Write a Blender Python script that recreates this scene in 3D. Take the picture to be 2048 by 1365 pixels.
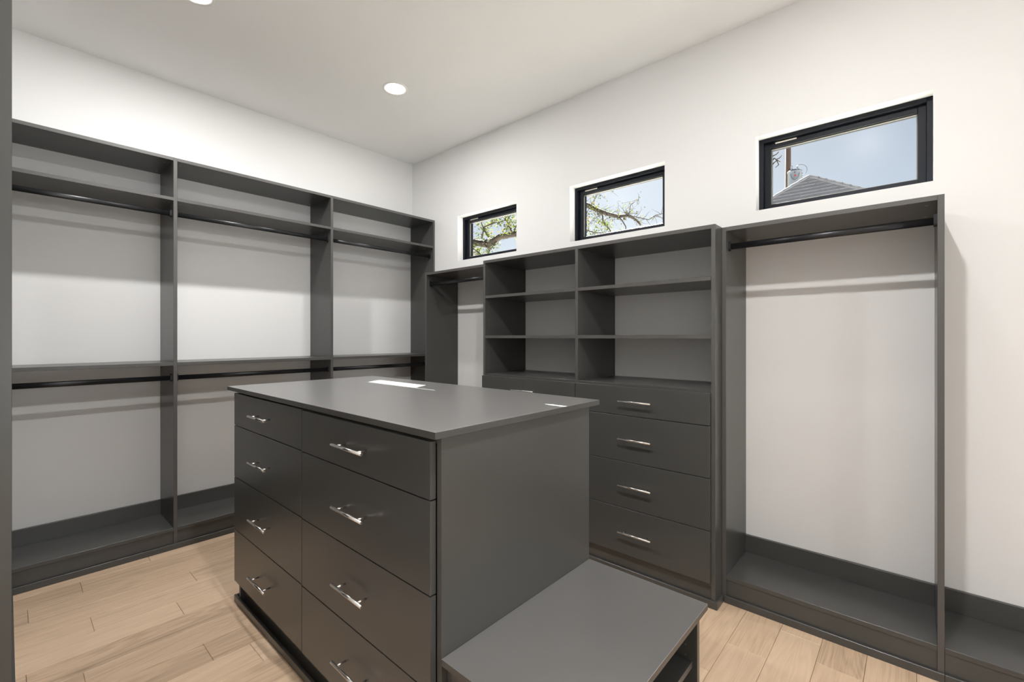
import bpy, bmesh, math, random
from mathutils import Vector, Matrix
random.seed(7)
scene = bpy.context.scene
COL = scene.collection
for o in list(bpy.data.objects): bpy.data.objects.remove(o)

# ------------------------------------------------------------------ camera
cam = bpy.data.cameras.new('camera'); cam_o = bpy.data.objects.new('camera', cam)
COL.objects.link(cam_o); scene.camera = cam_o
cam.sensor_width = 36.0; cam.lens = 904.06 / 2048 * 36
cam.shift_y = -(682.5 - 674.4) / 2048
cam.clip_start = 0.02; cam.clip_end = 500
cam_o.location = (3.7952, -2.7368, 1.3174)
cam_o.rotation_euler = (math.radians(90), 0, 0.7291)

# ------------------------------------------------------------------ world, sun, exposure
SUN_DIR = Vector((0.525, -1.0, -0.83)).normalized()      # direction the light travels
world = bpy.data.worlds.new('world'); scene.world = world; world.use_nodes = True
wn = world.node_tree.nodes; wl = world.node_tree.links
wn.clear()
sky = wn.new('ShaderNodeTexSky'); sky.sky_type = 'NISHITA'; sky.sun_disc = False
sky.sun_elevation = math.asin(-SUN_DIR.z)
sky.sun_rotation = math.atan2(-SUN_DIR.x, -SUN_DIR.y)
sky.air_density = 1.0; sky.dust_density = 0.6; sky.ozone_density = 1.6
hsv = wn.new('ShaderNodeHueSaturation'); hsv.inputs['Saturation'].default_value = 0.42
bg = wn.new('ShaderNodeBackground'); bg.inputs['Strength'].default_value = 0.062
wo = wn.new('ShaderNodeOutputWorld')
wl.new(sky.outputs[0], hsv.inputs['Color']); wl.new(hsv.outputs[0], bg.inputs['Color']); wl.new(bg.outputs[0], wo.inputs['Surface'])

sun = bpy.data.lights.new('sun', 'SUN'); sun.energy = 45.0; sun.angle = math.radians(0.53); sun.color = (1.0, 0.95, 0.87)
sun_o = bpy.data.objects.new('sun', sun); COL.objects.link(sun_o)
sun_o.rotation_euler = SUN_DIR.to_track_quat('-Z', 'Y').to_euler(); sun_o.location = (-5, 12, 14)

vs = scene.view_settings
vs.view_transform = 'Standard'; vs.look = 'None'; vs.gamma = 1.0; vs.use_curve_mapping = False
vs.exposure = 0.62

H = 3.058          # ceiling height
LAMPS = [(1.076, -0.92), (1.076, -2.10), (3.48, -0.92), (3.48, -2.10), (5.7, -0.92), (5.7, -2.10)]
XMAX = 8.6; YF = -3.085   # far wall, wall behind the camera
LAMP_W = [8.0, 19.0, 2.5, 28.0, 0.5, 7.0]      # W, balanced lamp by lamp; the far-end pair is added
for (lx, ly), lw in zip(LAMPS, LAMP_W):
    l = bpy.data.lights.new('downlight_lamp', 'AREA'); l.shape = 'DISK'; l.size = 0.09
    l.energy = lw; l.color = (1.0, 0.99, 0.98); l.spread = math.radians(180)
    lo = bpy.data.objects.new('downlight_lamp', l); COL.objects.link(lo); lo.location = (lx, ly, H - 0.012)

# added fill light outside an invented glazed door, behind and right of the camera
dl = bpy.data.lights.new('door_fill', 'AREA'); dl.shape = 'RECTANGLE'; dl.size = 1.7; dl.size_y = 2.1; dl.energy = 50.0
dl.color = (0.97, 0.985, 1.0)
dlo = bpy.data.objects.new('door_fill', dl); COL.objects.link(dlo); dlo.location = (XMAX + 0.35, -1.55, 1.10)
dlo.rotation_euler = Vector((-1.0, 0.0, 0.45)).to_track_quat('-Z', 'Y').to_euler()

# ------------------------------------------------------------------ materials
def new_mat(name):
    m = bpy.data.materials.new(name); m.use_nodes = True
    return m, m.node_tree.nodes, m.node_tree.links, m.node_tree.nodes['Principled BSDF']
def simple(name, col, rough=0.5, metal=0.0, spec=0.5, bump=0.0, bscale=200.0, var=0.0, vscale=3.0):
    m, n, l, b = new_mat(name)
    b.inputs['Base Color'].default_value = (*col, 1); b.inputs['Roughness'].default_value = rough
    b.inputs['Metallic'].default_value = metal; b.inputs['Specular IOR Level'].default_value = spec
    tc = n.new('ShaderNodeTexCoord')
    if bump:
        nz = n.new('ShaderNodeTexNoise'); nz.inputs['Scale'].default_value = bscale; nz.inputs['Detail'].default_value = 3
        bp = n.new('ShaderNodeBump'); bp.inputs['Strength'].default_value = bump; bp.inputs['Distance'].default_value = 0.001
        l.new(tc.outputs['Object'], nz.inputs['Vector']); l.new(nz.outputs['Fac'], bp.inputs['Height']); l.new(bp.outputs[0], b.inputs['Normal'])
    if var:
        nz = n.new('ShaderNodeTexNoise'); nz.inputs['Scale'].default_value = vscale; nz.inputs['Detail'].default_value = 4
        mx = n.new('ShaderNodeMix'); mx.data_type = 'RGBA'
        mx.inputs[6].default_value = (*[c * (1 - var) for c in col], 1); mx.inputs[7].default_value = (*[min(1, c * (1 + var)) for c in col], 1)
        l.new(tc.outputs['Object'], nz.inputs['Vector']); l.new(nz.outputs['Fac'], mx.inputs[0]); l.new(mx.outputs[2], b.inputs['Base Color'])
    return m
M = {}
M['wall'] = simple('wall_paint', (0.79, 0.787, 0.78), 0.65, bump=0.12, bscale=260)
M['ceiling'] = simple('ceiling_paint', (0.92, 0.916, 0.902), 0.8, bump=0.1, bscale=260)
M['lit_reveal_trim'] = simple('lit_reveal_trim_white', (0.86, 0.855, 0.84), 0.6)  # window light painted into the reveals; plain white on the fascia
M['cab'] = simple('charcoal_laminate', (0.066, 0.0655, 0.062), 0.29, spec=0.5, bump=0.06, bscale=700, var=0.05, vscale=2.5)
M['cab_lit_edge'] = simple('charcoal_lit_edge', (0.082, 0.079, 0.074), 0.42)  # lamp light on exposed edges, painted in as a lighter laminate tone
M['top'] = simple('charcoal_lit_top', (0.155, 0.152, 0.147), 0.28, spec=0.95, bump=0.08, bscale=900, var=0.05, vscale=3); M['top'].node_tree.nodes['Principled BSDF'].inputs['IOR'].default_value = 2.1  # paler base paints in the reflected glow on upward faces
M['black_rod'] = simple('black_rod_metal', (0.018, 0.018, 0.02), 0.32, metal=0.35)
M['nickel'] = simple('polished_nickel', (0.80, 0.785, 0.76), 0.24, metal=1.0)
M['pin'] = simple('pin_hole', (0.22, 0.21, 0.20), 0.35, metal=0.3)
M['cam_cap'] = simple('cam_fitting_metal', (0.35, 0.34, 0.33), 0.3, metal=0.9)
M['frame'] = simple('black_window_frame', (0.005, 0.007, 0.012), 0.42, spec=0.22)
M['gasket'] = simple('window_gasket', (0.17, 0.165, 0.14), 0.4)
M['label'] = simple('sash_label_paper', (0.85, 0.80, 0.70), 0.7)
M['lamp_trim'] = simple('white_lamp_trim', (0.85, 0.84, 0.82), 0.4)
M['bark'] = simple('bark', (0.055, 0.043, 0.034), 0.9, bump=1.0, bscale=25, var=0.35, vscale=6)
M['pole'] = simple('weathered_pole_wood', (0.15, 0.105, 0.08), 0.85, bump=0.8, bscale=30, var=0.3, vscale=8)
M['can'] = simple('transformer_paint', (0.12, 0.14, 0.165), 0.5)
M['insulator'] = simple('insulator_grey', (0.33, 0.36, 0.42), 0.35)
M['wire'] = simple('wire_dark', (0.08, 0.09, 0.11), 0.6)
M['red'] = simple('red_decal', (0.45, 0.03, 0.04), 0.6)
M['shingle'] = simple('asphalt_shingle', (0.26, 0.26, 0.29), 0.95, bump=1.0, bscale=60, var=0.45, vscale=45)
M['siding'] = simple('pale_siding', (0.62, 0.58, 0.52), 0.8)
M['ground'] = simple('pale_bounce_ground', (0.50, 0.48, 0.44), 0.95, var=0.15, vscale=0.6)  # unseen ground, made pale to bounce sunlight up through the windows
M['brick_ext'] = simple('exterior_stucco', (0.60, 0.58, 0.55), 0.85)

def emis(name, col, s):
    m, n, l, b = new_mat(name); n.remove(b)
    e = n.new('ShaderNodeEmission'); e.inputs[0].default_value = (*col, 1); e.inputs[1].default_value = s
    l.new(e.outputs[0], n['Material Output'].inputs[0]); return m
M['lens'] = emis('lamp_lens_glow', (1.0, 0.97, 0.93), 14.0)

def glass_mat():
    m, n, l, b = new_mat('window_glass'); n.remove(b)
    t = n.new('ShaderNodeBsdfTransparent'); t.inputs[0].default_value = (0.93, 0.955, 0.965, 1)
    g = n.new('ShaderNodeBsdfGlossy'); g.inputs['Roughness'].default_value = 0.22
    fr = n.new('ShaderNodeFresnel'); fr.inputs[0].default_value = 1.45
    mx = n.new('ShaderNodeMixShader')
    geo = n.new('ShaderNodeNewGeometry'); inv = n.new('ShaderNodeMath'); inv.operation = 'SUBTRACT'; inv.inputs[0].default_value = 1.0
    l.new(geo.outputs['Backfacing'], inv.inputs[1]); mu = n.new('ShaderNodeMath'); mu.operation = 'MULTIPLY'
    l.new(fr.outputs[0], mu.inputs[0]); l.new(inv.outputs[0], mu.inputs[1])
    mu2 = n.new('ShaderNodeMath'); mu2.operation = 'MULTIPLY'; mu2.inputs[1].default_value = 0.15; l.new(mu.outputs[0], mu2.inputs[0])
    l.new(mu2.outputs[0], mx.inputs[0]); l.new(t.outputs[0], mx.inputs[1]); l.new(g.outputs[0], mx.inputs[2])
    l.new(mx.outputs[0], n['Material Output'].inputs[0]); return m
M['glass'] = glass_mat()

def leaf_mat():
    m, n, l, b = new_mat('oak_leaves')
    geo = n.new('ShaderNodeNewGeometry'); cr = n.new('ShaderNodeValToRGB')
    cr.color_ramp.elements[0].color = (0.018, 0.026, 0.008, 1); cr.color_ramp.elements[1].color = (0.13, 0.09, 0.055, 1)
    e = cr.color_ramp.elements.new(0.4); e.color = (0.060, 0.088, 0.014, 1)
    e = cr.color_ramp.elements.new(0.75); e.color = (0.13, 0.135, 0.020, 1)
    l.new(geo.outputs['Random Per Island'], cr.inputs[0]); l.new(cr.outputs[0], b.inputs['Base Color'])
    b.inputs['Roughness'].default_value = 0.5
    tr = n.new('ShaderNodeBsdfTranslucent'); l.new(cr.outputs[0], tr.inputs[0])
    mx = n.new('ShaderNodeMixShader'); mx.inputs[0].default_value = 0.5
    l.new(b.outputs[0], mx.inputs[1]); l.new(tr.outputs[0], mx.inputs[2]); l.new(mx.outputs[0], n['Material Output'].inputs[0])
    return m
M['leaf'] = leaf_mat()

def oak_mat():
    """Pale oak plank: fine stretched grain, cathedral figure, per-plank tone and offset, a few knots."""
    m, n, l, b = new_mat('pale_oak_plank')
    def mth(op, a=None, bb=None):
        x = n.new('ShaderNodeMath'); x.operation = op
        for i, v in enumerate((a, bb)):
            if v is None: continue
            if isinstance(v, (int, float)): x.inputs[i].default_value = v
            else: l.new(v, x.inputs[i])
        return x.outputs[0]
    tc = n.new('ShaderNodeTexCoord'); oi = n.new('ShaderNodeObjectInfo')
    rv = n.new('ShaderNodeCombineXYZ')
    l.new(mth('MULTIPLY', oi.outputs['Random'], 37.0), rv.inputs[0]); l.new(mth('MULTIPLY', oi.outputs['Random'], 91.0), rv.inputs[1])
    l.new(mth('MULTIPLY', oi.outputs['Random'], 53.0), rv.inputs[2])
    ad = n.new('ShaderNodeVectorMath'); ad.operation = 'ADD'
    l.new(tc.outputs['Object'], ad.inputs[0]); l.new(rv.outputs[0], ad.inputs[1])
    def noise(sx, sy, det, rough=0.6, dist=0.0):
        mp = n.new('ShaderNodeMapping'); mp.inputs['Scale'].default_value = (sx, sy, 1)
        nz = n.new('ShaderNodeTexNoise'); nz.inputs['Scale'].default_value = 1; nz.inputs['Detail'].default_value = det
        nz.inputs['Roughness'].default_value = rough; nz.inputs['Distortion'].default_value = dist
        l.new(ad.outputs[0], mp.inputs[0]); l.new(mp.outputs[0], nz.inputs[0]); return nz.outputs['Fac']
    fine = noise(260, 5, 4, 0.7); streak = noise(38, 1.3, 5, 0.6, 0.4); broad = noise(9, 0.9, 3)
    # cathedral rings: contour lines of a stretched noise field
    field = noise(7.5, 0.75, 2, 0.45, 0.25)
    ring = mth('SINE', mth('MULTIPLY', field, 120.0)); ring = mth('MULTIPLY', mth('ADD', ring, 1.0), 0.5)
    ringm = mth('MULTIPLY', ring, mth('MULTIPLY', broad, 1.0))
    g = mth('ADD', mth('MULTIPLY', fine, 0.30), mth('MULTIPLY', streak, 0.36))
    g = mth('ADD', g, mth('MULTIPLY', broad, 0.24)); g = mth('ADD', g, 0.075); g = mth('SUBTRACT', g, mth('MULTIPLY', ringm, 0.16))
    g = mth('ADD', g, mth('MULTIPLY', mth('SUBTRACT', oi.outputs['Random'], 0.5), 0.22))
    cr = n.new('ShaderNodeValToRGB')
    cr.color_ramp.elements[0].position = 0.22; cr.color_ramp.elements[0].color = (0.35, 0.245, 0.165, 1)
    cr.color_ramp.elements[1].position = 0.72; cr.color_ramp.elements[1].color = (0.74, 0.555, 0.39, 1)
    e = cr.color_ramp.elements.new(0.45); e.color = (0.61, 0.44, 0.30, 1)
    l.new(g, cr.inputs[0])
    # rare dark mineral streaks
    st = noise(55, 2.2, 2, 0.5, 0.6)
    stm = n.new('ShaderNodeMapRange'); stm.inputs[1].default_value = 0.70; stm.inputs[2].default_value = 0.80
    l.new(st, stm.inputs[0])
    mx = n.new('ShaderNodeMix'); mx.data_type = 'RGBA'; mx.inputs[7].default_value = (0.17, 0.115, 0.08, 1)
    l.new(mth('MULTIPLY', stm.outputs[0], 0.55), mx.inputs[0]); l.new(cr.outputs[0], mx.inputs[6]); l.new(mx.outputs[2], b.inputs['Base Color'])
    b.inputs['Roughness'].default_value = 0.42; b.inputs['Specular IOR Level'].default_value = 0.35
    bp = n.new('ShaderNodeBump'); bp.inputs['Strength'].default_value = 0.15; bp.inputs['Distance'].default_value = 0.0006
    l.new(g, bp.inputs['Height']); l.new(bp.outputs[0], b.inputs['Normal'])
    return m
M['oak'] = oak_mat()
M['subfloor'] = simple('subfloor_dark', (0.03, 0.022, 0.015), 0.9)

# ------------------------------------------------------------------ object helpers
WPOS = {}          # world location of each object, so children can be given world-space sizes
def place(o, parent, wpos):
    COL.objects.link(o)
    p = Vector(wpos); WPOS[o.name] = p
    if parent is not None:
        o.parent = parent; o.location = p - WPOS[parent.name]
    else: o.location = p
    return o
def tag(o, label=None, cat=None, group=None, kind=None):
    if label: o['label'] = label
    if cat: o['category'] = cat
    if group: o['group'] = group
    if kind: o['kind'] = kind
    return o
def thing(name, loc, label, cat, group=None):
    o = bpy.data.objects.new(name, None); o.empty_display_size = 0.1
    place(o, None, loc); return tag(o, label, cat, group)
def structure(name, loc=(0, 0, 0)):
    o = bpy.data.objects.new(name, None); o.empty_display_size = 0.1
    place(o, None, loc); o['kind'] = 'structure'; return o
CACHE = {}
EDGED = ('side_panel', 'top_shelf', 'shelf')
def box_mesh(name, sx, sy, sz, mat, bev):
    key = (name, round(sx, 4), round(sy, 4), round(sz, 4), mat.name, bev)
    if key in CACHE: return CACHE[key]
    bm = bmesh.new(); bmesh.ops.create_cube(bm, size=1)
    for v in bm.verts: v.co = Vector((v.co.x * sx, v.co.y * sy, v.co.z * sz))
    if bev: bmesh.ops.bevel(bm, geom=bm.edges[:], offset=min(bev, sx / 3, sy / 3, sz / 3), segments=1, affect='EDGES', profile=0.5)
    me = bpy.data.meshes.new(name); bm.to_mesh(me); bm.free(); me.materials.append(mat)
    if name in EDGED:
        me.materials.append(M['cab_lit_edge'])
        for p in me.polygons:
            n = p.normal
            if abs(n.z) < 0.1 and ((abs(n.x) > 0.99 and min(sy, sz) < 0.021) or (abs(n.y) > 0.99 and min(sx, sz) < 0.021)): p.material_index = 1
    if name in ('top', 'seat_top'):
        me.materials.append(M['cab'])
        for p in me.polygons:
            if abs(p.normal.z) < 0.5: p.material_index = 1
    CACHE[key] = me; return me
def box(parent, name, x0, x1, y0, y1, z0, z1, mat='cab', bev=0.0008):
    me = box_mesh(name, x1 - x0, y1 - y0, z1 - z0, M[mat], bev)
    return place(bpy.data.objects.new(name, me), parent, ((x0 + x1) / 2, (y0 + y1) / 2, (z0 + z1) / 2))
def from_bm(parent, name, bm, mat, wpos, smooth=False, shared=None):
    me = shared
    if me is None:
        me = bpy.data.meshes.new(name); bm.to_mesh(me); bm.free(); me.materials.append(M[mat])
        if smooth:
            for p in me.polygons: p.use_smooth = True
    return place(bpy.data.objects.new(name, me), parent, wpos)
def tube(bm, a, b, ra, rb=None, seg=12, caps=True):
    rb = ra if rb is None else rb
    a = Vector(a); b = Vector(b); d = (b - a).normalized()
    up = Vector((0, 0, 1)) if abs(d.z) < 0.9 else Vector((1, 0, 0))
    u = d.cross(up).normalized(); w = d.cross(u)
    A = [bm.verts.new(a + (u * math.cos(t) + w * math.sin(t)) * ra) for t in [2 * math.pi * i / seg for i in range(seg)]]
    B = [bm.verts.new(b + (u * math.cos(t) + w * math.sin(t)) * rb) for t in [2 * math.pi * i / seg for i in range(seg)]]
    for i in range(seg):
        j = (i + 1) % seg
        try: bm.faces.new((A[i], B[i], B[j], A[j]))
        except ValueError: pass
    if caps:
        bm.faces.new(A[::1]); bm.faces.new(B[::-1])
def lathe(bm, prof, seg=32):
    rings = []
    for r, z in prof:
        if r < 1e-5: rings.append([bm.verts.new((0, 0, z))])
        else: rings.append([bm.verts.new((r * math.cos(2 * math.pi * i / seg), r * math.sin(2 * math.pi * i / seg), z)) for i in range(seg)])
    for A, B in zip(rings, rings[1:]):
        for i in range(seg):
            j = (i + 1) % seg
            if len(A) == 1 and len(B) > 1: bm.faces.new((A[0], B[j], B[i]))
            elif len(B) == 1 and len(A) > 1: bm.faces.new((A[i], A[j], B[0]))
            elif len(A) > 1: bm.faces.new((A[i], A[j], B[j], B[i]))
    bmesh.ops.recalc_face_normals(bm, faces=bm.faces)

# ================================================================== SETTING
# windows: (x0) openings in the wall with the three windows
WIN = [0.6852, 1.9134, 3.1403]; WW = 0.7155; WZT = 2.416; WZB = 2.0075
WT = 0.17
def wall_with_openings():
    bm = bmesh.new()
    def bxx(x0, x1, y0, y1, z0, z1):
        r = bmesh.ops.create_cube(bm, size=1)
        for v in r['verts']: v.co = Vector(((x0 + x1) / 2 + v.co.x * (x1 - x0), (y0 + y1) / 2 + v.co.y * (y1 - y0), (z0 + z1) / 2 + v.co.z * (z1 - z0)))
    X0, X1 = -0.15, XMAX + 0.15
    bxx(X0, X1, 0, WT, -0.1, WZB); bxx(X0, X1, 0, WT, WZT, H + 0.1)
    xs = [X0] + [v for w in WIN for v in (w, w + WW)] + [X1]
    for i in range(0, len(xs), 2): bxx(xs[i], xs[i + 1], 0, WT, WZB, WZT)
    return bm
w = from_bm(None, 'wall_right', wall_with_openings(), 'wall', (0, 0, 0)); w['kind'] = 'structure'
w = box(None, 'wall_left', -0.15, 0, YF - 0.15, 0, -0.1, H + 0.1, 'wall', 0); w['kind'] = 'structure'
w = box(None, 'wall_front', 0, XMAX, YF - 0.15, YF, -0.1, H + 0.1, 'wall', 0); w['kind'] = 'structure'
def back_wall():
    bm = bmesh.new()
    for (y0, y1, z0, z1) in ((YF - 0.15, -2.45, -0.1, H + 0.1), (-0.65, 0.0, -0.1, H + 0.1), (-2.45, -0.65, 2.25, H + 0.1), (-2.45, -0.65, -0.1, 0.0)):
        r_ = bmesh.ops.create_cube(bm, size=1)
        for v in r_['verts']: v.co = Vector((XMAX + 0.075 + v.co.x * 0.15, (y0 + y1) / 2 + v.co.y * (y1 - y0), (z0 + z1) / 2 + v.co.z * (z1 - z0)))
    return bm
w = from_bm(None, 'wall_back', back_wall(), 'wall', (0, 0, 0)); w['kind'] = 'structure'
dr = structure('added_door_1', (XMAX + 0.07, -1.55, 0))  # unseen door, added as an opening for the fill light
for n_, a_ in (('added_door_frame', (XMAX + 0.04, XMAX + 0.10, -2.45, -2.37, 0, 2.25)), ('added_door_frame', (XMAX + 0.04, XMAX + 0.10, -0.73, -0.65, 0, 2.25)),
               ('added_door_frame', (XMAX + 0.04, XMAX + 0.10, -2.37, -0.73, 2.17, 2.25)), ('added_door_frame', (XMAX + 0.04, XMAX + 0.10, -2.37, -0.73, 0, 0.08)),
               ('mullion', (XMAX + 0.05, XMAX + 0.09, -1.59, -1.51, 0.08, 2.17))): box(dr, n_, *a_, 'frame', 0)
box(dr, 'pane', XMAX + 0.066, XMAX + 0.072, -2.37, -1.59, 0.08, 2.17, 'glass', 0)
box(dr, 'pane', XMAX + 0.066, XMAX + 0.072, -1.51, -0.73, 0.08, 2.17, 'glass', 0)
w = box(None, 'ceiling', 0, XMAX, YF, 0, H, H + 0.1, 'ceiling', 0); w['kind'] = 'structure'

# floor: sub-floor slab carrying individual oak planks
fl = box(None, 'floor', 0, XMAX, YF, 0, -0.05, -0.0125, 'subfloor', 0); fl['kind'] = 'structure'
PW = 0.1524; PX0 = -0.0122
JOINTS = {2: [-2.17, -0.75], 3: [-2.472, -1.10], 4: [-2.668, -1.35], 5: [-2.05, -0.6], 6: [-2.473, -1.25], 7: [-2.173, -0.9], 8: [-2.685, -1.4],
          9: [-2.535, -1.0], 10: [-2.173, -0.7], 20: [-1.9, -0.89], 21: [-2.1, -0.664], 22: [-1.7, -0.42], 23: [-2.2, -0.553], 24: [-1.5], 25: [-0.62, -2.0]}
k = 0
while PX0 + PW * k < XMAX:
    a = max(0.0, PX0 + PW * k); b = min(XMAX, PX0 + PW * (k + 1))
    if k in JOINTS: js = sorted(JOINTS[k])
    else:
        y = -random.uniform(0.3, 1.5); js = [y]
        if y - 1.5 > YF + 0.2: js.insert(0, y - random.uniform(1.1, 1.5))
    ys = [YF] + js + [0.0]
    for y0, y1 in zip(ys, ys[1:]):
        if y1 - y0 > 0.02:
            dz = random.uniform(-0.0002, 0.0002)
            box(fl, 'plank', a + 0.0005, b - 0.0005, y0 + 0.0005, y1 - 0.0005, -0.0125, 0.0 + dz, 'oak', 0.0012)
    k += 1

# windows ----------------------------------------------------------
def ring_frame(x0, x1, z0, z1, t, tb, y0, y1):
    bm = bmesh.new()
    for (a, b, c, d) in ((x0, x0 + t, z0, z1), (x1 - t, x1, z0, z1), (x0 + t, x1 - t, z0, z0 + tb), (x0 + t, x1 - t, z1 - t, z1)):
        r = bmesh.ops.create_cube(bm, size=1)
        for v in r['verts']: v.co = Vector(((a + b) / 2 + v.co.x * (b - a), (y0 + y1) / 2 + v.co.y * (y1 - y0), (c + d) / 2 + v.co.z * (d - c)))
    bmesh.ops.bevel(bm, geom=bm.edges[:], offset=0.0015, segments=2, affect='EDGES', profile=0.5)
    return bm
for i, wx in enumerate(WIN):
    wd = structure('window_%d' % (i + 1), (wx + WW / 2, 0.11, WZB))
    W0 = WPOS[wd.name]; hw = WW / 2; hh = WZT - WZB
    def ob(name, bm, mat): return from_bm(wd, name, bm, mat, tuple(W0))
    # drywall return round the opening, window light painted into its whiter colour
    bm = bmesh.new()
    for (a, b, c, d) in ((-hw, -hw + 0.002, 0, hh), (hw - 0.002, hw, 0, hh), (-hw, hw, hh - 0.002, hh), (-hw, hw, 0, 0.002)):
        r = bmesh.ops.create_cube(bm, size=1)
        for v in r['verts']: v.co = Vector(((a + b) / 2 + v.co.x * (b - a), -0.0775 + v.co.y * 0.065, (c + d) / 2 + v.co.z * (d - c)))
    ob('reveal', bm, 'lit_reveal_trim')
    fr = ob('window_frame', ring_frame(-hw, hw, 0.0, hh, 0.024, 0.014, -0.045, 0.05), 'frame')
    sa = ob('sash', ring_frame(-hw + 0.024, hw - 0.024, 0.014, hh - 0.024, 0.030, 0.030, -0.020, 0.035), 'frame')
    bd = from_bm(sa, 'glazing_bead', ring_frame(-hw + 0.054, hw - 0.054, 0.044, hh - 0.054, 0.005, 0.005, -0.008, 0.002), 'gasket', tuple(W0))
    bm = bmesh.new(); r = bmesh.ops.create_cube(bm, size=1)
    for v in r['verts']: v.co = Vector((v.co.x * (WW - 0.11), 0.006 + v.co.y * 0.003, 0.044 + (hh - 0.098) * 0.5 + v.co.z * (hh - 0.098)))
    # single sheet is enough for the pane: keep the two big faces 3 mm apart
    from_bm(wd, 'pane', bm, 'glass', tuple(W0))
    lb = box(wd, 'paper_label', wx + 0.078, wx + 0.178, 0.0855, 0.0885, 2.3815, 2.3885, 'label', 0)
    lb['label'] = 'small cream paper strip at the upper left of the sash'

# downlights -------------------------------------------------------
def spot(x, y, label, group=None):
    t = thing('recessed_downlight', (x, y, H), label, 'light', group)
    bm = bmesh.new(); lathe(bm, [(0.086, 0.0), (0.086, -0.003), (0.082, -0.006), (0.072, -0.004), (0.066, 0.0)], 40)
    from_bm(t, 'trim_ring', bm, 'lamp_trim', (x, y, H), True)
    bm = bmesh.new(); lathe(bm, [(0.0, -0.0030), (0.060, -0.0030), (0.066, -0.0005)], 40)
    from_bm(t, 'lens', bm, 'lens', (x, y, H), True)
LL = ['round white recessed downlight glowing in the ceiling above the island\'s far left corner',
      'recessed downlight cut off by the top edge of the photo, above the left wall shelving',
      'recessed downlight above the right wall closet, out of frame', 'recessed downlight overhead by the bench, out of frame',
      'extra recessed downlight added toward the far end near the windows wall, out of frame', 'extra recessed downlight added toward the far end near the front wall, out of frame']
for (lx, ly), lab in zip(LAMPS, LL): spot(lx, ly, lab)

# ================================================================== CLOSET PARTS
T = 0.020
def handle(drawer, cx, cz, yf):
    """bar pull on a front that faces -y"""
    key = 'HANDLE'
    if key not in CACHE:
        bm = bmesh.new(); s = 0.034
        tube(bm, (-0.095, -s, 0), (0.095, -s, 0), 0.0053, seg=18)
        bmesh.ops.bevel(bm, geom=[e for e in bm.edges if abs(e.verts[0].co.x) > 0.094 and abs(e.verts[1].co.x) > 0.094], offset=0.001, segments=1, affect='EDGES')
        me = bpy.data.meshes.new('handle'); bm.to_mesh(me); bm.free(); me.materials.append(M['nickel'])
        for p in me.polygons: p.use_smooth = len(p.vertices) == 4
        CACHE[key] = me
        bm = bmesh.new()
        for px in (-0.064, 0.064): tube(bm, (px, -0.034, 0), (px, 0, 0), 0.0032, seg=12)
        # posts are joined to the same pull
        me2 = bpy.data.meshes.new('handle_posts'); bm.to_mesh(me2); bm.free()
        bm = bmesh.new(); bm.from_mesh(me); bm.from_mesh(me2); bmesh.ops.recalc_face_normals(bm, faces=bm.faces); bm.to_mesh(me); bm.free()
        for p in me.polygons: p.use_smooth = len(p.vertices) == 4
    o = place(bpy.data.objects.new('handle', CACHE[key]), drawer, (cx, yf, cz))
    o['label'] = 'polished nickel bar handle'; return o
def drawer(parent, x0, x1, z0, z1, yf):
    d = box(parent, 'drawer', x0, x1, yf, yf + 0.0195, z0, z1, 'cab', 0.0006)
    handle(d, (x0 + x1) / 2 + 0.006, (z0 + z1) / 2 + 0.001, yf); return d
ROD = {}
def rod(parent, axis, a, b, c, z):
    """oval black hanging rod along x or y, between two panels; c = the other coordinate"""
    L = b - a; key = (axis, round(L, 3))
    if key not in ROD:
        bm = bmesh.new(); n = 20
        pr = [(0.0075 * math.cos(2 * math.pi * i / n), 0.015 * math.sin(2 * math.pi * i / n)) for i in range(n)]
        E = []
        for s in (-L / 2, L / 2):
            E.append([bm.verts.new((s, p, q) if axis == 'x' else (p, s, q)) for p, q in pr])
        for i in range(n): bm.faces.new((E[0][i], E[0][(i + 1) % n], E[1][(i + 1) % n], E[1][i]))
        bm.faces.new(E[0]); bm.faces.new(E[1]); bmesh.ops.recalc_face_normals(bm, faces=bm.faces)
        me = bpy.data.meshes.new('hanging_rod'); bm.to_mesh(me); bm.free(); me.materials.append(M['black_rod'])
        for p in me.polygons: p.use_smooth = len(p.vertices) == 4
        ROD[key] = me
        me = None
    m = (a + b) / 2
    r = place(bpy.data.objects.new('hanging_rod', ROD[key]), parent, (m, c, z) if axis == 'x' else (c, m, z))
    r['label'] = 'black oval metal hanging rod'
    for s, e in ((a, 1), (b, -1)):
        k2 = ('cup', axis, e)
        if k2 not in ROD:
            # open-topped U cup that carries the rod end
            bm = bmesh.new(); n = 14; t0, t1 = 0.0, 0.010 * e
            out = [(-0.012, 0.026), (-0.012, -0.006)] + [(-0.012 * math.cos(q), -0.010 - 0.012 * math.sin(q)) for q in [math.pi * i / n for i in range(1, n)]] + [(0.012, -0.006), (0.012, 0.020)]
            V = [[bm.verts.new((t, p, q) if axis == 'x' else (p, t, q)) for p, q in out] for t in (t0, t1)]
            for i in range(len(out)):
                j = (i + 1) % len(out); bm.faces.new((V[0][i], V[0][j], V[1][j], V[1][i]))
            bm.faces.new(V[0]); bm.faces.new(V[1]); bmesh.ops.recalc_face_normals(bm, faces=bm.faces)
            me = bpy.data.meshes.new('rod_bracket'); bm.to_mesh(me); bm.free(); me.materials.append(M['black_rod']); ROD[k2] = me
        place(bpy.data.objects.new('rod_bracket', ROD[k2]), r, (s, c, z) if axis == 'x' else (c, s, z))
    return r
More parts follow.
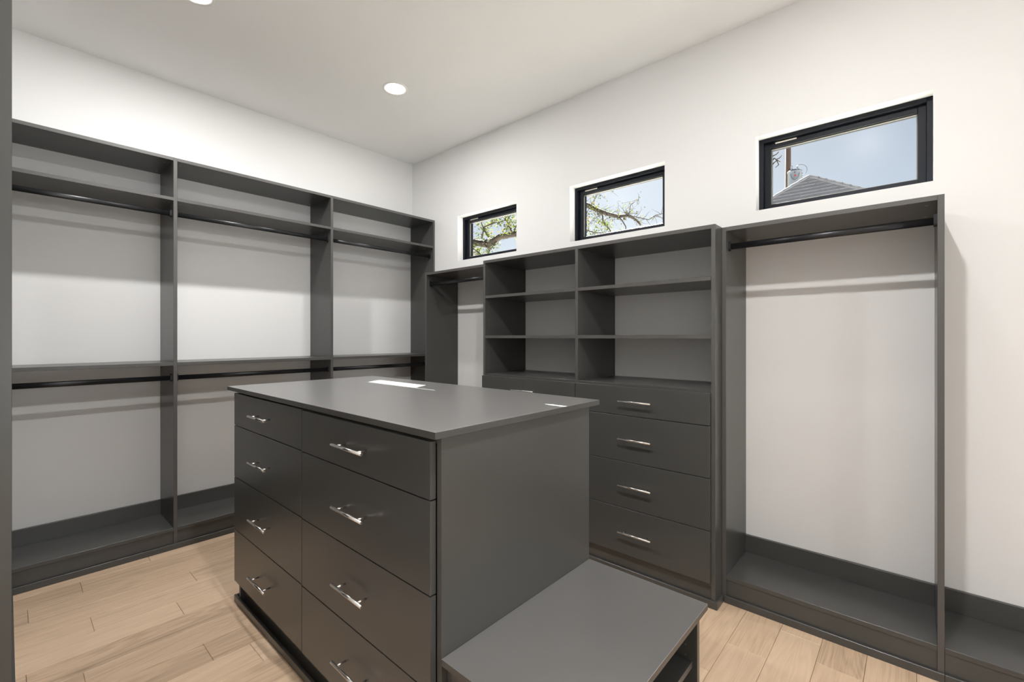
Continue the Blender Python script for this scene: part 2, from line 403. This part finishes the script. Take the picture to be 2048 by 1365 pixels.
def pins(parent, plane, pos, sgn, u_list, z0, z1, skip=()):
    """system holes: rows of tiny lined discs, 32 mm apart, on a panel face. plane 'x' -> face normal along x"""
    bm = bmesh.new(); n = 6; R = 0.0024; z = z0
    ctr = Vector((pos, u_list[0], (z0 + z1) / 2)) if plane == 'x' else Vector((u_list[0], pos, (z0 + z1) / 2))
    while z < z1:
        if not any(a < z < b for a, b in skip):
            for u in u_list:
                vs_ = []
                for i in range(n):
                    p, q = R * math.cos(2 * math.pi * i / n), R * math.sin(2 * math.pi * i / n)
                    c = Vector((pos + 0.0003 * sgn, u + p, z + q)) if plane == 'x' else Vector((u + p, pos + 0.0003 * sgn, z + q))
                    vs_.append(bm.verts.new(c - ctr))
                bm.faces.new(vs_)
        z += 0.032
    o = from_bm(parent, 'shelf_pin_holes', bm, 'pin', tuple(ctr)); o['kind'] = 'stuff'; return o
def cams(shelf, pts, z):
    for (x, y) in pts:
        if 'CAM' not in CACHE:
            bm = bmesh.new(); lathe(bm, [(0.0, -0.0012), (0.0055, -0.0012), (0.0065, 0.0)], 14)
            me = bpy.data.meshes.new('cam_fitting'); bm.to_mesh(me); bm.free(); me.materials.append(M['cam_cap']); CACHE['CAM'] = me
        place(bpy.data.objects.new('cam_fitting', CACHE['CAM']), shelf, (x, y, z))

# ---- left wall unit: three bays, panels run out along x
DA = 0.3608; TA = 2.433
U = thing('closet_unit', (DA / 2, -1.53, 0), 'tall charcoal three-bay double-hang closet unit along the left wall', 'closet')
YP = [-3.0565, -2.0446, -1.0333, -0.022]     # lower y of each panel
for y in YP:
    pn = box(U, 'side_panel', 0.001, DA, y, y + T, 0.0, TA)
    if y < -0.1: pins(pn, 'x' if False else 'y', y, -1, [0.037, DA - 0.037], 0.2, 2.35, [(1.02, 1.18), (2.05, 2.2)])
for y0, y1 in zip(YP, YP[1:]):
    a, b = y0 + T, y1
    sh = box(U, 'top_shelf', 0.001, DA, a, b, TA - T, TA); cams(sh, [(0.059, a + 0.03), (0.281, a + 0.03), (0.059, b - 0.03), (0.281, b - 0.03)], TA - T)
    sh = box(U, 'shelf', 0.001, DA, a, b, 2.165, 2.185); cams(sh, [(0.059, a + 0.03), (0.281, a + 0.03), (0.059, b - 0.03), (0.281, b - 0.03)], 2.165)
    sh = box(U, 'shelf', 0.001, DA, a, b, 1.1388, 1.1588)
    rod(U, 'y', a, b, 0.312, 2.091); rod(U, 'y', a, b, 0.322, 1.061)
    box(U, 'back_strip', 0.001, 0.019, a, b, 0.1312, 0.2262)
    box(U, 'base_shelf', 0.001, DA, a, b, 0.1112, 0.1312)
    box(U, 'toe_kick', DA - 0.026, DA - 0.006, a, b, 0.0, 0.1112)
box(U, 'shoe_molding', DA, DA + 0.010, YP[0], -0.372, 0.0, 0.034, 'cab', 0.0012)

# ---- corner hanging bay on the window wall
DB = 0.3545; TB = 1.8636
U = thing('closet_unit', (1.07, -DB / 2, 0), 'narrow charcoal hanging bay in the corner, left of the drawer tower', 'closet')
XC0, XC1 = 0.672, 1.4552
for x in (XC0, XC1):
    pn = box(U, 'side_panel', x, x + T, -DB, -0.001, 0.0, TB)
    if x == XC0: pins(pn, 'x', x + T, 1, [-0.037, -DB + 0.037], 0.2, 1.72)
sh = box(U, 'top_shelf', XC0 + T, XC1, -DB, -0.001, TB - T, TB); cams(sh, [(XC0 + 0.05, -0.059), (XC0 + 0.05, -0.281)], TB - T)
rod(U, 'x', XC0 + T, XC1, -0.312, 1.769)
box(U, 'back_strip', XC0 + T, XC1, -0.019, -0.001, 0.1312, 0.2262)
box(U, 'base_shelf', XC0 + T, XC1, -DB, -0.001, 0.1112, 0.1312)
box(U, 'toe_kick', XC0 + T, XC1, -DB + 0.006, -DB + 0.026, 0.0, 0.1112)
box(U, 'shoe_molding', 0.372, XC1 + T, -DB - 0.010, -DB, 0.0, 0.034, 'cab', 0.0012)

# ---- drawer tower
DT = 0.4512; TT = 1.8654
XT = [1.4754, 2.263, 3.0522]
U = thing('drawer_tower', (2.27, -DT / 2, 0), 'charcoal two-bay drawer tower with open shelves above, under the middle window', 'cabinet')
for i, x in enumerate(XT):
    pn = box(U, 'side_panel', x, x + T, -DT, -0.001, 0.0, TT if i != 1 else TT - 0.0)
    if i < 2: pins(pn, 'x', x + T, 1, [-0.037, -DT + 0.037], 1.09, 1.84)
for i, (x0, x1) in enumerate(zip(XT, XT[1:])):
    a, b = x0 + T, x1
    sh = box(U, 'top_shelf', a, b, -DT, -0.001, TT - T, TT); cams(sh, [(a + 0.03, -0.07), (a + 0.03, -0.38), (b - 0.03, -0.07), (b - 0.03, -0.38)], TT - T)
    sh = box(U, 'shelf', a + 0.001, b - 0.001, -DT + 0.001, -0.001, 1.5935, 1.6130); cams(sh, [(a + 0.03, -0.07), (a + 0.03, -0.38)], 1.5935)
    box(U, 'shelf', a + 0.001, b - 0.001, -DT + 0.001, -0.001, 1.3085, 1.3280)
    box(U, 'counter_shelf', a, b, -DT, -0.001, 1.037, 1.057)
    box(U, 'base_shelf', a, b, -DT, -0.001, 0.100, 0.120)
    box(U, 'toe_kick', a, b, -DT + 0.004, -DT + 0.024, 0.0, 0.100)
    zz = [1.0445, 0.8855, 0.6315, 0.3765, 0.1205]
    for z1, z0 in zip(zz, zz[1:]):
        drawer(U, (1.484, 2.279)[i], (2.274, 3.0515)[i], z0 + 0.0019, z1 - 0.0019, -DT - 0.0205)
bm = bmesh.new()
def addbox(bm, x0, x1, y0, y1, z0, z1):
    r = bmesh.ops.create_cube(bm, size=1)
    for v in r['verts']: v.co = Vector(((x0 + x1) / 2 + v.co.x * (x1 - x0), (y0 + y1) / 2 + v.co.y * (y1 - y0), (z0 + z1) / 2 + v.co.z * (z1 - z0)))
box(U, 'shoe_molding', 1.4754, 3.0722 + 0.011, -DT - 0.011, -DT, 0.0, 0.038, 'cab', 0.0012)
box(U, 'shoe_molding', 3.0722, 3.0722 + 0.011, -DT, -DB - 0.010, 0.0, 0.038, 'cab', 0.0012)

# ---- right hanging bay
XR0, XR1 = 3.0726, 3.8571
U = thing('closet_unit', (3.475, -DB / 2, 0), 'charcoal single-rod hanging bay under the right-hand window', 'closet')
for x in (XR0, XR1):
    pn = box(U, 'side_panel', x, x + T, -DB, -0.001, 0.0, TB)
    if x == XR0: pins(pn, 'x', x + T, 1, [-0.037, -DB + 0.037], 0.17, 1.84, [(1.73, 1.80)])
sh = box(U, 'top_shelf', XR0 + T, XR1, -DB, -0.001, TB - T, TB)
cams(sh, [(XR0 + 0.05, -0.059), (XR0 + 0.05, -0.281), (XR1 - 0.03, -0.059), (XR1 - 0.03, -0.281)], TB - T)
rod(U, 'x', XR0 + T, XR1, -0.308, 1.772)
box(U, 'back_strip', XR0 + T, XR1, -0.019, -0.001, 0.1312, 0.2262)
box(U, 'base_shelf', XR0 + T, XR1, -DB, -0.001, 0.1112, 0.1312)
box(U, 'toe_kick', XR0 + T, XR1, -DB + 0.004, -DB + 0.024, 0.0, 0.1112)
box(U, 'shoe_molding', XR0 + 0.012, XR1 + T, -DB - 0.010, -DB, 0.0, 0.034, 'cab', 0.0012)

# ---- low shoe shelf carrying on to the right
U = thing('shoe_shelf', (4.30, -DB / 2, 0), 'low charcoal shoe shelf on the floor at the photo\'s lower right corner', 'shelf')
XE = 4.72
box(U, 'side_panel', XE, XE + T, -DB, -0.001, 0.0, 0.2262)
box(U, 'back_strip', XR1 + T + 0.0005, XE, -0.019, -0.001, 0.1312, 0.2262)
box(U, 'base_shelf', XR1 + T + 0.0005, XE, -DB, -0.001, 0.1112, 0.1312)
box(U, 'toe_kick', XR1 + T + 0.0005, XE, -DB + 0.004, -DB + 0.024, 0.0, 0.1112)
box(U, 'shoe_molding', XR1 + T + 0.0005, XE + T, -DB - 0.010, -DB, 0.0, 0.034, 'cab', 0.0012)

# ---- unit on the front wall, its end panel fills the left edge of the frame
YC = -2.7255
U = thing('closet_unit', (1.13, (YF + YC) / 2, 0), 'near charcoal closet unit whose flat end panel fills the left edge of the photo', 'closet')
XN = [0.373, 1.12, 1.866]
for x in XN: box(U, 'side_panel', x, x + T, YF + 0.001, YC, 0.0, TA)
for x0, x1 in zip(XN, XN[1:]):
    a, b = x0 + T, x1
    box(U, 'top_shelf', a, b, YF + 0.001, YC, TA - T, TA)
    for z in (2.165, 1.75, 1.40, 1.05, 0.70, 0.40): box(U, 'shelf', a, b, YF + 0.001, YC, z, z + T)
    box(U, 'base_shelf', a, b, YF + 0.001, YC, 0.1112, 0.1312)
    box(U, 'toe_kick', a, b, YC - 0.024, YC - 0.004, 0.0, 0.1112)
box(U, 'shoe_molding', 0.373, 1.886, YC, YC + 0.012, 0.0, 0.034, 'cab', 0.0012)

# ---- island
IZ = 1.0705; IT = 0.0190
U = thing('island_cabinet', (2.08, -1.6, 0), 'charcoal closet island with eight drawers and a thin flat top mid-room', 'cabinet')
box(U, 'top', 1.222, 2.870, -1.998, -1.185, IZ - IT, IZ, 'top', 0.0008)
YD = -1.9895; YB = -1.2442
box(U, 'side_panel', 2.839, 2.859, -1.9685, YB, 0.0, IZ - IT)
box(U, 'side_panel', 1.2995, 1.3195, -1.9685, YB, 0.0, IZ - IT)
box(U, 'divider_panel', 2.048, 2.068, -1.9685, YB - 0.02, 0.10, IZ - IT)
box(U, 'back_panel', 1.3195, 2.839, YB - 0.02, YB, 0.0, IZ - IT)
for a, b in ((1.3195, 2.048), (2.068, 2.839)):
    box(U, 'base_shelf', a, b, -1.9685, YB - 0.02, 0.100, 0.120)
    box(U, 'top_rail', a, b, -1.9685, -1.90, IZ - IT - 0.02, IZ - IT)
box(U, 'toe_kick', 1.3195, 2.839, -1.950, -1.930, 0.0, 0.100)
for (a, b, dz) in ((1.2990, 2.0555, 0.0), (2.0595, 2.8375, -0.003)):
    zz = [1.0440, 0.8855, 0.6315, 0.3765, 0.1205]
    for j, (z1, z0) in enumerate(zip(zz, zz[1:])):
        drawer(U, a, b, z0 + 0.0019 + dz, z1 - 0.0019 + dz, YD)
box(U, 'shoe_molding', 1.262, 2.859, -1.980, -1.9685, 0.0, 0.034, 'cab', 0.002)
box(U, 'shoe_molding', 1.262, 1.273, -1.9685, YB, 0.0, 0.034, 'cab', 0.002)
box(U, 'plinth_block', 1.273, 1.2993, -1.955, YB, 0.0, 0.10)

# ---- bench against the island
BZ = 0.4651
U = thing('bench', (3.08, -1.6, 0), 'low charcoal bench with an open shoe cubby, built against the island\'s right side', 'bench')
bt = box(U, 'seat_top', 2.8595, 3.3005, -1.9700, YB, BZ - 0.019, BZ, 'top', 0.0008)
for y0 in (-1.950, -1.284):
    pn = box(U, 'end_panel', 2.880, 3.281, y0, y0 + T, 0.0, BZ - 0.019)
pins(pn, 'y', -1.284, -1, [3.281 - 0.037, 2.93], 0.17, 0.42)
box(U, 'back_panel', 2.8605, 2.880, -1.950, -1.264, 0.0, BZ - 0.019)
box(U, 'divider_panel', 2.880, 3.270, -1.617, -1.597, 0.12, BZ - 0.019)
for a, b in ((-1.93, -1.617), (-1.597, -1.284)):
    box(U, 'base_shelf', 2.880, 3.275, a, b, 0.100, 0.120)
    box(U, 'shelf', 2.880, 3.265, a, b, 0.265, 0.285)
box(U, 'toe_kick', 3.245, 3.262, -1.93, -1.284, 0.0, 0.100)
box(U, 'shoe_molding', 3.281, 3.292, -1.950, -1.264, 0.0, 0.034, 'cab', 0.0012)

# ================================================================== OUTSIDE
g = box(None, 'ground', -60, 60, WT, 90, -0.55, -0.35, 'ground', 0); g['kind'] = 'structure'

# neighbour's house with a hipped shingle roof
hb = thing('neighbor_house', (1.31, 16.0, -0.35), 'neighboring house with a grey hipped shingle roof, seen through the right-hand window', 'house')
hp = WPOS[hb.name]
A0 = Vector((1.31, 14.0, 6.365)); RZ = 3.515
L0 = Vector((-3.19, 12.0, RZ)); R0 = Vector((5.81, 12.0, RZ))
A1 = Vector((1.31, 18.0, 6.365)); L1 = Vector((-3.19, 20.0, RZ)); R1 = Vector((5.81, 20.0, RZ))
bm = bmesh.new(); V = {n: bm.verts.new(v - hp) for n, v in dict(A0=A0, L0=L0, R0=R0, A1=A1, L1=L1, R1=R1).items()}
for f in (('A0', 'L0', 'R0'), ('A0', 'A1', 'L1', 'L0'), ('A0', 'R0', 'R1', 'A1'), ('A1', 'R1', 'L1'), ('L0', 'L1', 'R1', 'R0')): bm.faces.new([V[q] for q in f])
bmesh.ops.recalc_face_normals(bm, faces=bm.faces)
from_bm(hb, 'roof', bm, 'shingle', tuple(hp))
def shingles(P, Q0, Q1, rows, n_up):
    """overlapping shingle tabs on the triangle / trapezoid P(top pair) -> Q (eave pair)"""
    P0, P1 = P; out = []
    rnd = random.Random(3); nrm = (Q0 - P0).cross(Q1 - P0).normalized()
    if nrm.z < 0: nrm = -nrm
    for r in range(rows):
        v0, v1 = r / rows, (r + 1.12) / rows
        a0, b0 = P0.lerp(Q0, v0), P1.lerp(Q1, v0); a1, b1 = P0.lerp(Q0, min(1.01, v1)), P1.lerp(Q1, min(1.01, v1))
        n = max(1, int((b1 - a1).length / 0.30)); off = rnd.random() * 0.5
        for i in range(n):
            s0, s1 = (i + 0.03) / n, (i + 0.97) / n
            up = rnd.uniform(0.010, 0.018)
            out.append((a0.lerp(b0, s0) + nrm * 0.004, a0.lerp(b0, s1) + nrm * 0.004, a1.lerp(b1, s1) + nrm * up, a1.lerp(b1, s0) + nrm * up))
    return out
quads = shingles((A0, A0 + Vector((0.01, 0, 0))), L0, R0, 24, 0) + shingles((A1, A0), L1, L0, 24, 0) + shingles((A0, A1), R0, R1, 24, 0)
vv = []; ff = []
for q in quads:
    b = len(vv); vv += [tuple(p - hp) for p in q] + [tuple(q[3] - hp - Vector((0, 0, 0.03))), tuple(q[2] - hp - Vector((0, 0, 0.03)))]
    ff += [(b, b + 1, b + 2, b + 3), (b + 3, b + 2, b + 5, b + 4)]
me = bpy.data.meshes.new('shingles'); me.from_pydata(vv, [], ff); me.materials.append(M['shingle'])
o = place(bpy.data.objects.new('shingles', me), hb, tuple(hp)); o['kind'] = 'stuff'
# hip caps along the two front hips
for end, nm in ((L0, 'hip_cap'), (R0, 'hip_cap')):
    bm = bmesh.new(); n = 22
    for i in range(n):
        p = A0.lerp(end, i / n); q = A0.lerp(end, (i + 1.2) / n)
        tube(bm, p - hp + Vector((0, 0, -0.03)), q - hp + Vector((0, 0, -0.015)), 0.06, 0.065, 8)
    from_bm(hb, nm, bm, 'shingle', tuple(hp))
box(hb, 'wall', -2.7, 5.3, 12.5, 19.5, -0.35, RZ, 'siding', 0)
box(hb, 'fascia', -3.19, 5.81, 11.97, 12.0, RZ - 0.18, RZ, 'lit_reveal_trim', 0)

# utility pole with its transformer can
pb = thing('utility_pole', (-0.47, 20.6, -0.35), 'wooden utility pole rising behind the shingle roof, far left of the right-hand window', 'pole')
pp = WPOS[pb.name]
bm = bmesh.new(); tube(bm, (0, 0, 0), (0, 0, 12.6), 0.15, 0.10, 24)
from_bm(pb, 'pole', bm, 'pole', tuple(pp), True)
bm = bmesh.new(); tube(bm, (-1.1, 0, 12.2), (1.1, 0, 12.2), 0.06, seg=8)
from_bm(pb, 'crossarm', bm, 'pole', tuple(pp))
tf = thing('pole_transformer', (-0.15, 20.22, 7.90), 'pale grey cylindrical transformer hung on the utility pole', 'transformer')
tp = WPOS[tf.name]
bm = bmesh.new(); lathe(bm, [(0, 0), (0.25, 0), (0.27, 0.02), (0.27, 0.60), (0.285, 0.61), (0.285, 0.64), (0.27, 0.65), (0.20, 0.70), (0, 0.72)], 32)
from_bm(tf, 'tank', bm, 'can', tuple(tp), True)
for (dx, dy, dz, hgt) in ((-0.10, -0.05, 0.70, 0.20), (0.12, -0.05, 0.70, 0.16)):
    bm = bmesh.new(); pr = [(0, 0)]
    for i in range(4): pr += [(0.03, i * hgt / 4), (0.055, i * hgt / 4 + 0.012), (0.03, i * hgt / 4 + 0.03)]
    pr += [(0.012, hgt), (0, hgt + 0.03)]
    lathe(bm, pr, 14); from_bm(tf, 'bushing', bm, 'insulator', tuple(tp + Vector((dx, dy, dz))), True)
for dz in (0.30, 0.40, 0.50):
    bm = bmesh.new(); tube(bm, (0.26, -0.02, dz), (0.35, -0.02, dz - 0.02), 0.022, 0.016, 10)
    from_bm(tf, 'terminal', bm, 'insulator', tuple(tp), True)
def wire(parent, name, pts, r, org, mat='wire'):
    bm = bmesh.new()
    for a, b in zip(pts, pts[1:]): tube(bm, Vector(a) - Vector(org), Vector(b) - Vector(org), r, seg=6, caps=False)
    return from_bm(parent, name, bm, mat, tuple(org), True)
def arc(c, rx, rz, t0, t1, n=16): return [(c[0] + rx * math.cos(t0 + (t1 - t0) * i / n), c[1], c[2] + rz * math.sin(t0 + (t1 - t0) * i / n)) for i in range(n + 1)]
wire(tf, 'lead_wire', arc((0.02, 20.14, 8.51), 0.30, 0.27, math.radians(95), math.radians(-38)), 0.008, tp)
wire(tf, 'lead_wire', arc((-0.09, 19.92, 8.40), 0.16, 0.30, math.radians(180), math.radians(360)), 0.014, tp)
box(tf, 'decal', -0.12, -0.06, 19.942, 19.948, 8.26, 8.33, 'red', 0)
for k_, z_ in enumerate((8.40, 8.50)): box(tf, 'decal', -0.125, -0.085, 19.943, 19.948, z_, z_ + 0.05, 'wire', 0)

# big oak outside the left and middle windows
tr = thing('oak_tree', (-9.6, 8.4, -0.35), 'oak tree with sparse yellow-green leaves seen through the left and middle windows', 'tree')
to = WPOS[tr.name]; R = random.Random(11)
def chain(bm, pts, r0, r1, seg=8):
    n = len(pts)
    for i in range(n - 1):
        ra = r0 + (r1 - r0) * i / (n - 1); rb = r0 + (r1 - r0) * (i + 1) / (n - 1)
        tube(bm, Vector(pts[i]) - to, Vector(pts[i + 1]) - to, ra, rb, seg, caps=(i == n - 2 or i == 0))
def P3(l, y=8.0, j=0.25): return [Vector((a, y + R.uniform(-j, j), b)) for a, b in l]
bm = bmesh.new()
chain(bm, [(-9.6, 8.4, -0.35), (-9.55, 8.35, 0.9), (-9.7, 8.3, 2.2), (-9.4, 8.2, 3.3), (-9.9, 8.3, 4.6), (-10.2, 8.4, 6.4)], 0.36, 0.14, 16)
from_bm(tr, 'trunk', bm, 'bark', tuple(to), True)
limbs = [
 (P3([(-9.5, 3.0), (-8.6, 4.25), (-7.607, 4.60), (-6.866, 4.40), (-6.302, 4.587), (-5.616, 4.58), (-4.4, 4.95), (-3.3, 5.12), (-3.02, 4.984), (-2.753, 4.818), (-2.303, 4.585), (-2.015, 4.478), (-1.717, 4.443), (-1.562, 4.326), (-1.438, 4.172)], 8, 0.1), 0.13, 0.022),
 (P3([(-6.9, 4.42), (-7.05, 4.7), (-7.28, 5.0), (-7.33, 5.35), (-7.2, 6.1)]), 0.035, 0.012),
 (P3([(-7.0, 4.6), (-6.8, 4.95), (-6.5, 5.1), (-6.2, 4.98), (-5.84, 5.05), (-5.3, 5.5)]), 0.028, 0.01),
 (P3([(-5.6, 4.6), (-5.94, 4.95), (-6.08, 5.15), (-6.3, 5.8)]), 0.026, 0.01),
 (P3([(-8.0, 4.5), (-7.607, 4.355), (-7.23, 4.147), (-6.9, 3.8)]), 0.03, 0.012),
 (P3([(-6.4, 4.5), (-6.7, 4.15), (-7.1, 3.9)]), 0.018, 0.008),
 (P3([(-6.0, 4.6), (-5.7, 5.0), (-5.2, 5.3)]), 0.02, 0.008),
 (P3([(-2.015, 4.478), (-1.875, 4.344), (-1.776, 4.165), (-1.7, 3.9)]), 0.020, 0.010),
 (P3([(-2.6, 4.72), (-2.472, 4.446), (-2.366, 4.186), (-2.3, 3.9)]), 0.020, 0.010),
 (P3([(-2.0, 4.48), (-1.875, 4.562), (-1.717, 4.479), (-1.562, 4.38), (-1.297, 4.316), (-1.022, 4.336), (-0.8, 4.42)]), 0.018, 0.006),
 (P3([(-1.717, 4.479), (-1.581, 4.669), (-1.5, 4.85)]), 0.009, 0.004),
 (P3([(-3.1, 4.45), (-2.997, 4.613), (-2.819, 4.792), (-2.6, 5.2)]), 0.012, 0.006),
 (P3([(-3.1, 4.5), (-2.8, 4.61), (-2.387, 4.6)]), 0.008, 0.004),
 (P3([(-4.4, 4.95), (-3.9, 5.6), (-3.3, 5.9), (-2.6, 5.6), (-2.2, 5.2)]), 0.05, 0.012),
 (P3([(-3.9, 5.0), (-3.3, 4.4), (-2.7, 4.15), (-2.1, 4.05)]), 0.03, 0.008)]
twigs = []
for pts, r0, r1 in limbs:
    bm = bmesh.new(); chain(bm, pts, r0, r1, 8); from_bm(tr, 'limb', bm, 'bark', tuple(to), True)
    for a, b in zip(pts, pts[1:]):
        L = (b - a).length
        for _ in range(max(1, int(L * 16))):
            p = a.lerp(b, R.random()); d = Vector((R.uniform(-1, 1), R.uniform(-0.8, 0.8), R.uniform(-0.7, 1))).normalized()
            q = [p]; ln = R.uniform(0.18, 0.5)
            for s_ in range(3):
                d = (d + Vector((R.uniform(-.5, .5), R.uniform(-.3, .3), R.uniform(-.4, .4)))).normalized(); q.append(q[-1] + d * ln / 3)
            twigs.append(q)
bm = bmesh.new()
for q in twigs:
    for i in range(3): tube(bm, q[i] - to, q[i + 1] - to, 0.006 - i * 0.0015, 0.0045 - i * 0.0015, 4, caps=False)
o = from_bm(tr, 'twigs', bm, 'bark', tuple(to)); o['kind'] = 'stuff'
vv = []; ff = []
def leaf(c):
    s = R.uniform(0.018, 0.042) * (1.25 if c.x < -4 else 0.9); ax = Vector((R.uniform(-1, 1), R.uniform(-1, 1), R.uniform(-1, 1))).normalized()
    bx = ax.cross(Vector((R.uniform(-1, 1), R.uniform(-1, 1), R.uniform(-1, 1)))).normalized(); n = ax.cross(bx)
    b = len(vv)
    for u, v_, w_ in ((-1, 0, 0), (-0.3, 0.45, 0.12), (0.45, 0.42, 0.12), (1, 0, 0), (0.45, -0.42, 0.12), (-0.3, -0.45, 0.12)):
        vv.append(tuple(c - to + ax * u * s + bx * v_ * s + n * w_ * s))
    ff.extend([(b, b + 1, b + 2, b + 3), (b, b + 3, b + 4, b + 5)])
for q in twigs:
    x = q[0].x; den = 10 if x < -4 else (8 if x < -2.1 else (3.0 if x < -1.6 else 1.2))
    for _ in range(int(den * R.uniform(0.2, 1.8) + R.random())):
        t = R.uniform(0.3, 3.0); i = min(2, int(t)); p = q[i].lerp(q[i + 1], t - i)
        leaf(p + Vector((R.gauss(0, .05), R.gauss(0, .05), R.gauss(0, .05))))
me = bpy.data.meshes.new('foliage'); me.from_pydata(vv, [], ff); me.materials.append(M['leaf'])
o = place(bpy.data.objects.new('foliage', me), tr, tuple(to)); o['kind'] = 'stuff'

# bare twigs beside the utility pole
t2 = thing('bare_tree', (-2.2, 21.5, -0.35), 'thin bare tree whose twigs reach toward the utility pole', 'tree')
to = WPOS[t2.name]
bm = bmesh.new(); chain(bm, [(-2.2, 21.5, -0.35), (-2.15, 21.5, 3), (-2.0, 21.3, 6), (-1.8, 21, 8.2), (-1.75, 20.9, 10)], 0.13, 0.03, 10)
from_bm(t2, 'trunk', bm, 'bark', tuple(to), True)
for l, r0 in (([(-1.8, 8.2), (-1.3, 8.9), (-0.95, 9.37), (-0.80, 9.42), (-0.72, 9.5)], 0.035), ([(-1.3, 8.7), (-0.90, 9.27), (-0.80, 9.16), (-0.66, 9.04)], 0.03),
              ([(-1.3, 8.6), (-0.92, 9.05), (-0.80, 9.14), (-0.72, 8.93), (-0.86, 8.83)], 0.03), ([(-0.82, 9.18), (-0.68, 9.22), (-0.60, 9.32)], 0.025)):
    bm = bmesh.new(); chain(bm, [Vector((a, 20.0, b)) for a, b in l], r0, r0 * 0.5, 6); from_bm(t2, 'branch', bm, 'bark', tuple(to), True)
